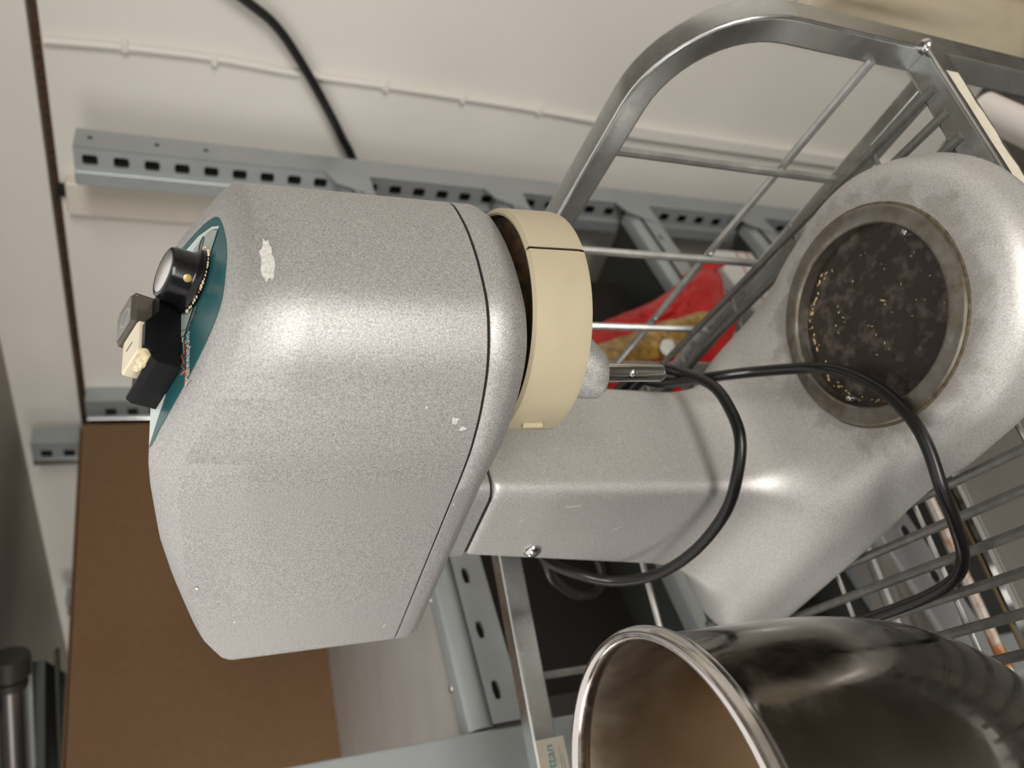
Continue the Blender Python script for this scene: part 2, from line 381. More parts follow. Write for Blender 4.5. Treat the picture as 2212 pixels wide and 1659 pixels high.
for i, zr in enumerate(LV):
    zt = z_(zr)
    sm = MB(); y0, y1 = 0.035, DEEP
    sm.box((0.004, y0, zt - 0.004), (A1 - 0.004, y1, zt)); sm.box((0.004, y0, zt - 0.030), (0.007, y1, zt - 0.004)); sm.box((A1 - 0.007, y0, zt - 0.030), (A1 - 0.004, y1, zt - 0.004))
    s_ = obj('shelf_panel', sm, M_RACKD if i == 0 else M_RACKSHADE, rack)  # lower shelves take the shaded copy of the steel
    L = A1 - 0.006
    # end beam: rounded top rib, groove, slotted flange
    prof = [(0.034, zt - 0.002), (0.034, zt + 0.004), (0.018, zt + 0.005), (0.008, zt + 0.002), (0.002, zt - 0.006), (0.0, zt - 0.016), (0.003, zt - 0.024), (0.010, zt - 0.026), (0.010, zt - 0.030), (0.034, zt - 0.030)]
    eb = MB().prism([(0.003, y, z) for y, z in prof], (L - 0.003, 0, 0))
    e_ = obj('end_beam', eb, M_RACK, rack, True)
    n = 15; fl = MB()
    fl.holed((0.003, -0.004, zt - 0.058), (1, 0, 0), (0, 0, 1), n, (L - 0.003) / n, 0.036, 0.011, 0.0048, 0.62, True, (0, 0.006, 0))
    fl.box((0.003, -0.004, zt - 0.061), (L, 0.004, zt - 0.058))
    obj('slotted_flange', fl, M_RACK, e_)
    obj('slot_backing', MB().box((0.006, 0.006, zt - 0.057), (L - 0.004, 0.008, zt - 0.028)), M_SLOT, e_)
    # hook plate where the beam meets the rear post
    obj('beam_hook', MB().prism([(L - 0.055, -0.005, zt - 0.058), (L + 0.018, -0.005, zt - 0.058), (L + 0.018, -0.005, zt + 0.030), (L - 0.02, -0.005, zt + 0.012)], (0, -0.003, 0)), M_RACK, rack)
    for k in range(8 if i == 0 else 0):
        obj('bolt', MB().lathe([(0.0001, 0.003), (0.004, 0.002), (0.005, 0)], 8, (0.06 + 0.115 * k, 0.026, zt + 0.0045)), M_CHROME, s_, True)

# what stands on the rack
bx = MB()                                    # brown board box, its near side leaning a little
a0, a1 = 0.42, 1.458; b0, b1 = 1.60, 1.98; zb = z_(-0.277)
bx.add([(a0, b0, zb), (a1, b0, zb), (a1, b1, zb), (a0, b1, zb), (a0, b0, z_(0.194)), (a1, b0, z_(0.243)), (a1, b1, z_(0.243)), (a0, b1, z_(0.194))],
       [(0,3,2,1),(4,5,6,7),(0,1,5,4),(1,2,6,5),(2,3,7,6),(3,0,4,7)])
for q in range(len(bx.v)): x, y, zq = bx.v[q]; bx.v[q] = (x - 0.9, y - 1.79, zq - zb)
bo = thing('cardboard_box', 'big plain brown cardboard box standing on the top shelf of the rack', 'box', rm(0.9, 1.79, -0.277 + 0.0), RZ)
obj('carton', bx, M_BOARD, bo)
obj('lid_flap', MB().add([(-0.47, -0.192, 0.474), (0.555, -0.192, 0.5225), (0.555, -0.003, 0.5225), (-0.47, -0.003, 0.474), (-0.47, -0.192, 0.477), (0.555, -0.192, 0.5255), (0.555, -0.003, 0.5255), (-0.47, -0.003, 0.477)], [(0,3,2,1),(4,5,6,7),(0,1,5,4),(1,2,6,5),(2,3,7,6),(3,0,4,7)]), M_BOARD, bo)
def crate(name, a0, a1, b0, b1, zr0, h, m_, label, cat):
    t = thing(name, label, cat, rm((a0 + a1) / 2, (b0 + b1) / 2, zr0), RZ)
    x, y = (a1 - a0) / 2, (b1 - b0) / 2
    m = MB().box((-x, -y, 0.0), (x, y, 0.006)); 
    for lo, hi in (((-x, -y, .006), (x, -y + .008, h)), ((-x, y - .008, .006), (x, y, h)), ((-x, -y + .008, .006), (-x + .008, y - .008, h)), ((x - .008, -y + .008, .006), (x, y - .008, h))): m.box(lo, hi)
    obj('body', m, m_, t)
    rm_ = MB().sweep([(-x, -y, h), (x, -y, h), (x, y, h), (-x, y, h)], rsq(0.012, 0.012, 0.003), loop=True)
    obj('rim', rm_, m_, t)
    obj('lid', MB().box((-x + .01, -y + .01, h - .012), (x - .01, y - .01, h - .004)), m_, t)
    return t
crate('dark_fill_crate', 0.36, 1.00, 0.95, 1.50, -0.612, 0.285, M_DARKBOX, 'dark brown crate added to blacken the rack shelf right below the brown cardboard box', 'crate')  # near-black crates added to darken the inside of the rack
crate('dark_fill_crate', 0.36, 0.88, 0.92, 1.50, -0.935, 0.26, M_DARKBOX, 'dark crate added to blacken the rack two shelves below the brown cardboard box', 'crate')
crate('dark_fill_crate', 0.40, 0.90, 0.95, 1.50, -1.275, 0.26, M_DARKBOX, 'dark crate added to blacken the rack low down, behind the standing mixer and its bowl', 'crate')
crate('low_box', 1.05, 1.30, 0.96, 1.50, -0.935, 0.20, M_DARKBOX, 'low black box on the rack shelf behind the red pasta bag', 'box')
crate('maroon_box', 1.06, 1.35, 0.90, 1.45, -0.612, 0.24, M_MAROON, 'maroon box glimpsed on the rack shelf behind the mixer head', 'box')

# neighbouring posts further along the wall
for nm, a, b, z0r, z1r, lab in (('wall_rail', 1.50, 1.60, -0.25, 0.238, 'short galvanised wall rail just left of the mixer switch, below the dark joint'),
                           ('wall_rail', 1.47, 1.72, -0.30, 0.365, 'galvanised wall rail rising behind the corner of the cardboard box'),
                           ('wall_rail', 1.45, 2.44, -0.30, 0.352, 'farthest galvanised wall rail, seen above the middle of the cardboard box')):
    t = thing(nm, lab, 'rail', rm(a, b, z0r), RZ)
    h = z1r - z0r
    m = MB().box((0, -0.04, 0), (0.004, 0.04, h)); m.box((0.004, -0.04, 0), (0.05, -0.036, h)); m.box((0.004, 0.036, 0), (0.05, 0.04, h))
    obj('channel', m, M_RACK, t)
    obj('edge_strip', MB().box((-0.006, 0.02, 0), (0.0, 0.04, h), 0.002), M_CHROME, t)
    for k in range(int(h / 0.05)):
        obj('rail_slot', MB().box((-0.0012, -0.012, 0.02 + k * 0.05), (0.0, 0.010, 0.045 + k * 0.05)), M_GAP, t)

# black cable hanging in front of the wall
cb = crom([(0, -0.16, 0.62), (0, -0.085, 0.36), (0, -0.001, 0.207), (0, 0.038, 0.148), (0, 0.108, 0.091), (0, 0.187, 0.037), (0, 0.244, 0.001), (0, 0.284, -0.024), (0, 0.40, -0.08), (0, 0.46, -0.2), (0, 0.47, -0.5)], 8)
o = room_obj('black_cable', MB().tube([(x, y, zq) for x, y, zq in cb], 0.0095, 10), M_RUBBER, (1.52, 0.545, -0.30), smooth=True)
tag(o, 'thick black cable curving across the white wall down behind the rack post', 'cable')

# threaded pipe under the ceiling, in the left corner of the view
t = thing('ceiling_pipe', 'dark ribbed steel pipe with black collar hung under the ceiling', 'pipe', (-0.54, 1.64, Z0 + 0.30), 0)
d = Vector((-0.98, 0.20, 0.0)).normalized()
pr = []; L = 0.42
nn = 84
obj('threaded_tube', MB().tube([d * (0.012 + L * k / nn) for k in range(nn + 1)], [0.0185 + (0.0014 if k % 2 else 0) for k in range(nn + 1)], 14), M_THREAD, t, True, angle=180)
col = MB().tube([d * -0.052, d * -0.050, d * -0.012, d * -0.010], [0.028, 0.034, 0.034, 0.028], 20); obj('collar', col, M_PIPED, t, True)
obj('collar', MB().tube([d * -0.006, d * -0.004, d * 0.010, d * 0.012], [0.024, 0.029, 0.029, 0.024], 20), M_PIPED, t, True)
sd = Vector((0.2, 0.98, 0))
obj('bracket', MB().sweep([d * -0.02 + sd * 0.062, d * 0.42 + sd * 0.062], rsq(0.012, 0.05, 0.003)), M_GREYPL, t)
obj('hanger', MB().box((-0.06, -0.02, 0.02), (-0.03, 0.02, 0.098), 0.004), M_PIPED, t)
pl = MB().add([(0.0, 0.10, -0.02), (-0.14, 0.42, -0.02), (-0.46, 0.50, -0.02), (-0.40, 0.10, -0.02), (0.0, 0.10, 0.06), (-0.14, 0.42, 0.06), (-0.46, 0.50, 0.06), (-0.40, 0.10, 0.06)], [(0,1,2,3),(7,6,5,4),(0,4,5,1),(1,5,6,2),(2,6,7,3),(3,7,4,0)])
t2 = thing('ceiling_plate', 'dark green mounting plate under the ceiling behind the ribbed pipe', 'plate', (-0.54, 1.64, Z0 + 0.28), 0)
obj('panel', pl, M_DKPLATE, t2)
obj('rib', MB().sweep([(-0.02, 0.22, -0.024), (-0.44, 0.30, -0.024)], rsq(0.02, 0.008, 0.002)), M_DKPLATE, t2)

# ------------------------------------------------------------------ right-hand background: plastic sheet, white pipe
rng = np.random.default_rng(3)
ns, nz = 60, 8
sh = MB(); rows = []
for j in range(nz + 1):
    row = []
    for i in range(ns + 1):
        y = -0.95 + 1.29 * i / ns; zz = -0.75 * j / nz
        x = 0.018 * math.sin(y * 38 + 0.8 * math.sin(j * 0.7)) + 0.010 * math.sin(y * 83 + j * 0.4) + 0.03 * math.sin(y * 9)
        row.append((x, y, zz + 0.02 * math.sin(y * 20)))
    rows.append(row)
sh.loft(rows, closed=False)
o = room_obj('plastic_sheet', sh, M_SHEET, (1.46, 0.0, -1.19), smooth=True, angle=180)
md = o.modifiers.new('thickness', 'SOLIDIFY'); md.thickness = 0.002
tag(o, 'folded beige plastic sheet hanging at right behind the cart upright', 'sheet')
t = thing('white_pipe', 'thick glossy white pipe low behind the cart frame corner', 'pipe', (0.36, 0.66, Z0 - 1.0), 0)
obj('tube', MB().tube([(0.016, 0.058, 0.0), (-0.12, -0.118, 0.0)], 0.0225, 20), M_PIPEW, t, True)
obj('coupling', MB().tube([(-0.092, -0.082, 0.0), (-0.12, -0.118, 0.0)], 0.026, 20), M_PIPEW, t, True)

# ------------------------------------------------------------------ pasta bag on a white carton, between cart and rack
def pillow(poly, b, thick, seed, n=9, both=True, crease=0.006):
    rg = np.random.default_rng(seed)
    P = crom([(a, 0, zq) for a, zq in poly], 5, closed=True)
    c = sum(P, Vector()) / len(P)
    m = MB(); sides = []
    for sgn in ((-1, 1) if both else (-1,)):
        rings = []
        for k in range(n):
            r_ = 1 - k / n * 0.97
            dd = thick * (1 - r_ ** 2.6) ** 0.7
            ring = []
            for q in P:
                w_ = c + (q - c) * r_
                wob = crease * math.sin(w_.x * 90 + w_.z * 60 + seed) * math.sin(w_.z * 120 - w_.x * 40) * (1 - r_ ** 3)
                ring.append((w_.x, b + sgn * (dd + wob), w_.z))
            rings.append(ring)
        m.loft(rings, cap=False)
        m.add(rings[-1], [tuple(range(len(P)))])
    return m
def shift(m, a, b, zr):
    m.v = [(x - a, y - b, zq - zr) for x, y, zq in m.v]; return m
BAG = [(0.836, -0.587), (0.867, -0.632), (0.923, -0.747), (0.991, -0.850), (1.050, -0.939), (1.038, -0.972), (0.955, -0.940), (0.885, -0.925), (0.790, -0.840), (0.735, -0.775), (0.69, -0.69), (0.665, -0.60), (0.70, -0.545), (0.754, -0.530), (0.80, -0.548)]
WIN = [(0.738, -0.539), (0.769, -0.565), (0.792, -0.623), (0.823, -0.688), (0.844, -0.752), (0.868, -0.822), (0.865, -0.859), (0.822, -0.807), (0.774, -0.749), (0.752, -0.711), (0.746, -0.678), (0.737, -0.645), (0.719, -0.592), (0.704, -0.547)]
bag = thing('pasta_bag', 'red plastic bag of pasta with clear yellow window, behind the cart wires', 'bag', rm(0.88, 0.72, -1.04), RZ)
obj('film', shift(pillow(BAG, 0.725, 0.034, 1), 0.88, 0.72, -1.04), M_REDBAG, bag, True, angle=60)
obj('clear_window', shift(pillow(WIN, 0.690, 0.016, 5, both=False, crease=0.004), 0.88, 0.72, -1.04), M_PASTA, bag, True, angle=60)
obj('top_seam', shift(MB().prism([(1.0, 0.712, -0.86), (1.062, 0.712, -0.942), (1.078, 0.712, -0.975), (1.05, 0.712, -0.985), (0.99, 0.712, -0.88)], (0, 0.006, 0)), 0.88, 0.72, -1.04), M_REDBAG, bag)
obj('print_spot', shift(pillow([(0.770, -0.686), (0.768, -0.703), (0.747, -0.696), (0.733, -0.677), (0.748, -0.670)], 0.672, 0.004, 2, n=4, both=False, crease=0), 0.88, 0.72, -1.04), M_WHITEBAG, bag, True)
card = thing('white_carton', 'white paper carton with thin pink lines beside the red pasta bag', 'carton', rm(1.10, 0.90, -1.275), RZ)
obj('carton', MB().box((-0.13, -0.06, 0.0), (0.20, 0.13, 0.125), 0.006), M_WHITEBAG, card)
for k in range(2):
    obj('pink_line', MB().sweep(crom([(-0.125, -0.0612, 0.105 - 0.04 * k), (-0.05, -0.0612, 0.085 - 0.04 * k), (0.06, -0.0612, 0.080 - 0.04 * k), (0.19, -0.0612, 0.055 - 0.03 * k)], 4), rsq(0.0008, 0.006, 0.0003, 2), up=(0, 1, 0)), M_PINK, card)
prop = thing('grey_crate', 'grey crate on the floor under the red pasta bag', 'crate', rm(0.86, 0.70, -1.95), RZ)
obj('body', MB().box((-0.16, -0.09, 0.0), (0.10, 0.09, 0.905), 0.01), M_GREYPL, prop)
obj('rim', MB().sweep([(-0.16, -0.09, 0.89), (0.10, -0.09, 0.89), (0.10, 0.09, 0.89), (-0.16, 0.09, 0.89)], rsq(0.014, 0.018, 0.004), loop=True), M_GREYPL, prop)

# ------------------------------------------------------------------ wire cart (frame: +X away along the side panel, +Y to the left)
KZ = R(119)
cart = thing('wire_cart', 'galvanised wire cart with bent square tube end frames carrying the mixer', 'cart', (0.24, 0.395, 0.0), KZ)
def zc(zr): return Z0 + zr
SQ = rsq(0.0212, 0.0212, 0.0026, 3)
def uframe(a0, a1, ztop, zbot, rad, y):
    P = [(a0, y, zbot)]
    for k in range(13): t_ = R(180 - 90 * k / 12); P.append((a0 + rad + rad * math.cos(t_), y, ztop - rad + rad * math.sin(t_)))
    for k in range(13): t_ = R(90 - 90 * k / 12); P.append((a1 - rad + rad * math.cos(t_), y, ztop - rad + rad * math.sin(t_)))
    P.append((a1, y, zbot)); return P
LEN, WID = 0.455, 0.86
cart_low = zc(-1.80)
fr = obj('end_frame', MB().sweep(uframe(0.0125, LEN + 0.04, zc(-0.2975), cart_low, 0.081, -0.017), SQ, up=(0, 1, 0)), M_ZINC, cart, True, angle=60, flat=True)
for zz, a in ((-0.494, 0.0), ):
    obj('weld_bead', MB().lathe([(0.0001, 0.0045), (0.003, 0.0042), (0.0055, 0.002), (0.006, 0)], 12, (0.001, -0.007, zc(zz))), M_CHROME, fr, True)
# side panel between the legs: floor rail, cross wire, upright wires
def wire(p0, p1, r_, m_=M_WIRE, name='wire'):
    return obj(name, MB().tube([p0, p1], r_, 8), m_, cart, True)
obj('side_rail', MB().sweep([(0.022, -0.003, zc(-0.5205)), (LEN + 0.03, 0.032, zc(-0.5205))], rsq(0.015, 0.020, 0.0022, 3)), M_ZINC, cart, True, angle=60, flat=True)
wire((0.018, -0.0045, zc(-0.457)), (LEN + 0.03, 0.006, zc(-0.457)), 0.0035)
for a, a2, b2 in ((0.138, 0.124, 0.0054), (0.259, 0.231, 0.0136), (0.3835, 0.336, 0.0215)):
    wire((a, -0.010, zc(-0.306)), (a2, b2, zc(-0.514)), 0.0038)
# front floor rail with worn tape
fr2 = obj('front_rail', MB().sweep([(0.0125, -0.006, zc(-0.508)), (0.0125, WID, zc(-0.508))], rsq(0.022, 0.022, 0.0028, 3)), M_ZINC, cart, True, angle=60, flat=True)
tp = []
rg = random.Random(4)
top_, bot_ = [], []
for k in range(41):
    y = 0.016 + 0.40 * k / 40
    top_.append((0.0009, y, zc(-0.5012) - 0.0006 * rg.random() - (0.0045 if k in (13, 22) else 0)))
    bot_.append((0.0009, y, zc(-0.5140) + 0.0022 * rg.random()))
tm = MB().loft([top_, bot_], closed=False)
obj('tape_strip', tm, M_TAPE, fr2, label='worn cream tape stuck along the rail')
# far frame
farf = MB().sweep([(LEN + 0.011, 0.02, zc(-0.288)), (LEN + 0.011, WID - 0.1, zc(-0.288))], rsq(0.023, 0.023, 0.0025, 3))
ff = obj('far_bar', farf, M_ZINC, cart, True, angle=60, flat=True)
wire((LEN + 0.006, 0.02, zc(-0.436)), (LEN + 0.006, WID, zc(-0.436)), 0.0034)
for y in (0.10, 0.20, 0.325, 0.44, 0.56, 0.68):
    wire((LEN + 0.011, y, zc(-0.297)), (LEN + 0.011, y, zc(-0.51)), 0.0036)
obj('far_rail', MB().sweep([(LEN + 0.011, 0.022, zc(-0.512)), (LEN + 0.011, WID, zc(-0.512))], rsq(0.020, 0.020, 0.0025, 3)), M_ZINC, cart, True, angle=60, flat=True)
obj('end_frame', MB().sweep(uframe(0.0125, LEN + 0.04, zc(-0.2975), cart_low, 0.081, WID + 0.012), SQ, up=(0, 1, 0)), M_ZINC, cart, True, angle=60, flat=True)
# paper sticker on the far bar
st_ = MB().box((LEN - 0.0020, 0.378, zc(-0.3045)), (LEN - 0.0008, 0.46, zc(-0.2775)))
stk = obj('sticker', st_, M_TAPE, ff, label='white paper sticker with teal lettering')
l_ = lettering('Grythyttan', 0.052, M_TEALP, ff, (LEN - 0.0022, 0.4355, zc(-0.2925)), (0, -1, 0), (0, 0, 1))
for k in range(2):
    obj('small_print', MB().box((LEN - 0.0022, 0.386 + 0.006 * k, zc(-0.2985 - 0.0025 * k)), (LEN - 0.0020, 0.42, zc(-0.2978 - 0.0025 * k))), M_GREYP, ff)
# wire floor
k = 0
y = 0.0465 - 0.0232
while y < WID - 0.01:
    wire((0.012, y, zc(-0.4962)), (LEN + 0.011, y, zc(-0.4962)), 0.0035, M_DULLW, 'floor_wire'); y += 0.0232
for a in (0.078, 0.1775, 0.276, 0.375):
    wire((a, 0.012, zc(-0.5015)), (a, WID, zc(-0.5015)), 0.0021, M_WIRE, 'cross_wire')
# lower deck of the cart
for a, r_, m_, zz, nm in ((0.279, 0.0052, M_RUSTW, -0.65, 'rusty_rod'), (0.248, 0.0058, M_CHROME, -0.65, 'bright_rod'), (0.300, 0.0036, M_BRASSW, -0.71, 'tarnished_rod'), (0.42, 0.006, M_WIRE, -0.70, 'lower_rod')):
    wire((a, -0.02, zc(zz)), (a, WID, zc(zz)), r_, m_, nm)
tray = MB().box((-0.02, 0.03, zc(-0.760)), (0.315, 0.42, zc(-0.755)))
tray.box((0.315, 0.03, zc(-0.760)), (0.327, 0.42, zc(-0.742)), 0.002)
obj('lower_tray', tray, M_TRAY, cart)
m = MB(); m.holed((0.40, 0.16, zc(-0.74)), (-0.22, 0.975, 0), (0.975, 0.22, 0), 6, 0.055, 0.045, 0.008, 0.006, 0.35, True, (0, 0, -0.004))
m.sweep([(0.445, 0.17, zc(-0.75)), (0.372, 0.49, zc(-0.75))], rsq(0.006, 0.03, 0.001, 2))
obj('perforated_channel', m, M_GREYPL, cart)
obj('lower_beam', MB().sweep([(0.50, 0.0, zc(-0.80)), (0.50, WID, zc(-0.80))], rsq(0.05, 0.04, 0.004)), M_TRAY, cart)
for a, y in ((0.0125, -0.017), (LEN + 0.04, -0.017), (0.0125, WID + 0.012), (LEN + 0.04, WID + 0.012)):
    wl = obj('caster', MB().lathe([(0.012, -0.012), (0.045, -0.014), (0.055, -0.009), (0.055, 0.009), (0.045, 0.014), (0.012, 0.012)], 24), M_BLACKM, cart, True)
    wl.matrix_local = Matrix.Translation((a, y, 0.055)) @ Matrix.Rotation(R(90), 4, 'X')
    obj('caster_fork', MB().box((a - 0.015, y - 0.022, 0.055), (a + 0.015, y - 0.018, 0.16)).box((a - 0.015, y + 0.018, 0.055), (a + 0.015, y + 0.022, 0.16)).box((a - 0.015, y - 0.022, 0.15), (a + 0.015, y + 0.022, 0.165)), M_ZINC, cart)

# ------------------------------------------------------------------ stand mixer (frame: +X = its front, +Y = its far side)
MX, MY = 0.0523 - 0.0060 * -0.7431, 0.4010 - 0.0060 * -0.6691
MZ = Z0 - 0.492
mixer = thing('stand_mixer', 'silver table mixer with teal control panel standing in the wire cart', 'mixer', (MX, MY, MZ), R(-48))
def mz(zr): return zr + 0.492                # eye-relative height -> mixer height

# cast base with column: smooth union of rounded solids, meshed from its distance field
def sdf_mesh(fn, lo, hi, h):
    xs = [np.arange(lo[i], hi[i] + h, h) for i in range(3)]
    X, Y, Z = np.meshgrid(*xs, indexing='ij')
    D = fn(X, Y, Z)
    ins = D < 0
    nx, ny, nz = D.shape
    # surface nets: one vertex in every cell the surface crosses
    acc = np.zeros((nx - 1, ny - 1, nz - 1, 3)); cnt = np.zeros((nx - 1, ny - 1, nz - 1))
    cor = [(i, j, k) for i in (0, 1) for j in (0, 1) for k in (0, 1)]
    sl = lambda c: (slice(c[0], nx - 1 + c[0]), slice(c[1], ny - 1 + c[1]), slice(c[2], nz - 1 + c[2]))
    for a in cor:
        for ax in range(3):
            if a[ax]: continue
            b = list(a); b[ax] = 1; b = tuple(b)
            da, db = D[sl(a)], D[sl(b)]
            cr = (da < 0) != (db < 0)
            t = np.where(cr, da / np.where(cr, da - db, 1), 0)
            p = np.zeros(da.shape + (3,))
            for q in range(3): p[..., q] = a[q]
            p[..., ax] += t
            acc += np.where(cr[..., None], p, 0); cnt += cr
    act = cnt > 0
    idx = -np.ones(act.shape, int); idx[act] = np.arange(act.sum())
    ci = np.argwhere(act)
    V = (acc[act] / cnt[act][:, None] + ci) * h + np.array(lo)
    F = []
    for ax in range(3):
        o1, o2 = [(1, 2), (2, 0), (0, 1)][ax]
        s0 = [slice(None)] * 3; s1 = [slice(None)] * 3; s0[ax] = slice(0, -1); s1[ax] = slice(1, None)
        cr = ins[tuple(s0)] != ins[tuple(s1)]
        P = np.argwhere(cr); fl = ins[tuple(s0)][cr]
        ok = (P[:, o1] > 0) & (P[:, o2] > 0) & (P[:, o1] < D.shape[o1] - 1) & (P[:, o2] < D.shape[o2] - 1)
        P, fl = P[ok], fl[ok]
        q = []
        for d1, d2 in ((-1, -1), (0, -1), (0, 0), (-1, 0)):
            c = P.copy(); c[:, o1] += d1; c[:, o2] += d2; q.append(idx[c[:, 0], c[:, 1], c[:, 2]])
        q = np.stack(q, 1); q[~fl] = q[~fl][:, ::-1]
        F.append(q)
    return V, np.concatenate(F)
def smin(a, b, k):
    h_ = np.clip(0.5 + 0.5 * (b - a) / k, 0, 1); return b * (1 - h_) + a * h_ - k * h_ * (1 - h_)
def smax(a, b, k): return -smin(-a, -b, k)
def rbox2(x, y, cx, hx, hy, r):
    qx = np.abs(x - cx) - hx + r; qy = np.abs(y) - hy + r
    return np.minimum(np.maximum(qx, qy), 0) + np.hypot(np.maximum(qx, 0), np.maximum(qy, 0)) - r
def base_sdf(x, y, z):
    rear = rbox2(x, y, -0.175, 0.170, 0.1085, 0.045)
    front = np.hypot(x + 0.005, y) - 0.113
    plan = smin(rear, front, 0.02)
    kf = 0.40 - 0.14 * np.clip((x + 0.06) / 0.10, 0, 1)
    wall = (plan + kf * np.maximum(z - 0.006, 0)) / np.sqrt(1 + kf ** 2)
    top = z - (0.0415 + 0.0 * x)
    slab = smax(wall, top, 0.020)
    slab = smax(slab, -z, 0.004)
    # column, leaning a little backwards at the foot
    xf = -0.1325 - (0.312 - z) * 0.075
    xb = -0.2215 - (0.297 - z) * 0.25
    cx, hx = (xf + xb) / 2, (xf - xb) / 2
    qx = np.abs(x - cx) - hx + 0.010; qy = np.abs(y) - 0.0520 + 0.010
    colm = np.minimum(np.maximum(qx, qy), 0) + np.hypot(np.maximum(qx, 0), np.maximum(qy, 0)) - 0.010
    colm = smax(colm, z - 0.3065, 0.003)
    d = smin(slab, colm, 0.085)
    d = np.maximum(d, -z)
    rec = smax(np.hypot(x + 0.0105, y + 0.001) - 0.0695, 0.031 - z, 0.001)
    return np.maximum(d, -rec)
V, F = sdf_mesh(base_sdf, (-0.40, -0.15, -0.008), (0.14, 0.15, 0.318), 0.0032)
mb = MB(); mb.v = [tuple(p) for p in V.tolist()]; mb.f = [tuple(q) for q in F.tolist()]
base = obj('base_column', mb, M_CAST, mixer, True, angle=55)
for x, y in ((0.06, 0.05), (0.06, -0.05), (-0.30, 0.07), (-0.30, -0.07)):
    obj('foot', MB().lathe([(0.0001, -0.0006), (0.010, -0.0006), (0.012, 0.004), (0.012, 0.012)], 16, (x, y, -0.0005)), M_RUBBER, mixer, True)

# bowl seat: steel ring, stained pan, locating pegs
RCX, RCY, RZ_ = -0.0105, -0.001, 0.0415
ring = obj('bowl_seat_ring', MB().lathe([(0.0660, -0.009), (0.0660, 0.0015), (0.0670, 0.0026), (0.069, 0.0030), (0.0755, 0.0022), (0.0778, 0.0022), (0.0792, 0.0012), (0.0796, -0.002)], 72, (RCX, RCY, RZ_)), M_STEEL, mixer, True)
obj('residue', MB().lathe([(0.0794, 0.0007), (0.0806, 0.0004), (0.0814, -0.0002)], 72, (RCX, RCY, RZ_)), M_STAIN, ring, True)
pan = obj('seat_pan', MB().lathe([(0.0665, -0.0085), (0.062, -0.0090), (0.058, -0.0094), (0.030, -0.0094), (0.0001, -0.0094)], 64, (RCX, RCY, RZ_)), M_PAN, mixer, True)
for a in (R(200 + 10), R(20)):
    obj('locating_peg', MB().lathe([(0.0001, 0.0035), (0.0022, 0.0030), (0.0032, 0.001), (0.0032, -0.004)], 12, (RCX + 0.0630 * math.cos(a), RCY + 0.0630 * math.sin(a), RZ_ - 0.0055)), M_CHROME, mixer, True)

# neck, under plate, head shell
neck = MB(); rr = []
for zq, dx in ((0.309, 0.0), (0.352, 0.004)):
    xf = -0.1325 + dx * 0.5; xb = -0.2215 + dx
    pr_ = rsq(xf - xb, 0.104, 0.010, 5); rr.append([((xf + xb) / 2 + u, v, zq) for u, v in pr_])
neck.loft(rr, cap=True)
obj('neck', neck, M_SILVER, mixer, True)
gp_ = rsq(0.0820, 0.1015, 0.0095, 5)
obj('joint_gap', MB().loft([[(-0.1770 + u, v, zq) for u, v in gp_] for zq in (0.300, 0.3100)], cap=True), M_GAP, mixer)

OUT = [(-.2765, 0), (-.2765, .035), (-.276, .066), (-.2735, .0785), (-.266, .0838), (-.22, .0842), (-.16, .0838), (-.10, .0836), (-.055, .0828), (-.035, .0800), (-.019, .0757), (0, .067), (.0134, .055), (.0225, .0405), (.0272, .0190), (.0285, 0)]
INN = [(-.270, 0), (-.270, .030), (-.270, .050), (-.267, .0580), (-.260, .0620), (-.215, .0625), (-.16, .0625), (-.105, .0625), (-.0636, .062), (-.0527, .0589), (-.036, .0545), (-.019, .0495), (-.003, .0420), (.0078, .0319), (.0128, .0140), (.0142, 0)]
NS = 7
def full(half):
    h_ = [Vector((a, b, 0)) for a, b in half]
    ext = [Vector((half[1][0], -half[1][1], 0))] + h_ + [Vector((half[-2][0], -half[-2][1], 0))]
    c = crom(ext, NS)[NS:-NS]                                   # from back centre to front centre, near side (+s)
    return [(p.x, p.y) for p in c]
ho, hi_ = full(OUT), full(INN)
def interp(tab, x):
    t_ = sorted(tab); return float(np.interp(x, [a for a, b in t_], [b for a, b in t_]))
ZC = [(.0285, -.0290), (.018, -.0235), (-.008, -.0155), (-.034, -.0030), (-.050, .0035), (-.07, .0047), (-.09, .0040), (-.15, .0018), (-.19, -.0020), (-.234, -.0090), (-.262, -.0200), (-.2765, -.031)]
PK, PM = -0.010635, 0.44709                  # control panel plane: z = PK - PM * x
ZT = [(-.0636, PK + PM * .0636), (-.0725, .0184), (-.09, .0182), (-.107, .0172), (-.143, .0149), (-.18, .0098), (-.22, .0022), (-.248, -.0055), (-.262, -.0105), (-.272, -.0155)]
def zcrease(f): return interp(ZC, f)
def ztop(f): return PK - PM * f if f > -.0636 else interp(ZT, f)
n1 = len(ho)
def ringpts(half, zs):
    L_ = [(half[i][0], -half[i][1], zs[i]) for i in range(n1)]              # near side is -Y
    Rr = [(half[i][0], half[i][1], zs[i]) for i in range(n1 - 2, 0, -1)]
    return L_ + Rr
ZS = -.1372
rings = []
rings.append(ringpts([(a * 0.985 - .002, b * 0.97) for a, b in ho], [mz(ZS)] * n1))
rings.append(ringpts(ho, [mz(ZS)] * n1))
for k in (1, 2, 3, 4):
    rings.append(ringpts(ho, [mz(ZS + (zcrease(f) - ZS) * k / 4) for f, s in ho]))
NF = 9
for j in range(1, NF + 1):
    th = j / NF * math.pi / 2; u = j / NF
    hh = []; zz = []
    for (fo, so), (fi, si) in zip(ho, hi_):
        a = 0.32 * (1 - math.cos(th)) + 0.68 * u; b = 0.32 * math.sin(th) + 0.68 * u
        hh.append((fo + (fi - fo) * a, so + (si - so) * a)); zz.append(mz(zcrease(fo) + (ztop(fi) - zcrease(fo)) * b))
    rings.append(ringpts(hh, zz))
shell = MB().loft(rings)
NC = 8; cap = []
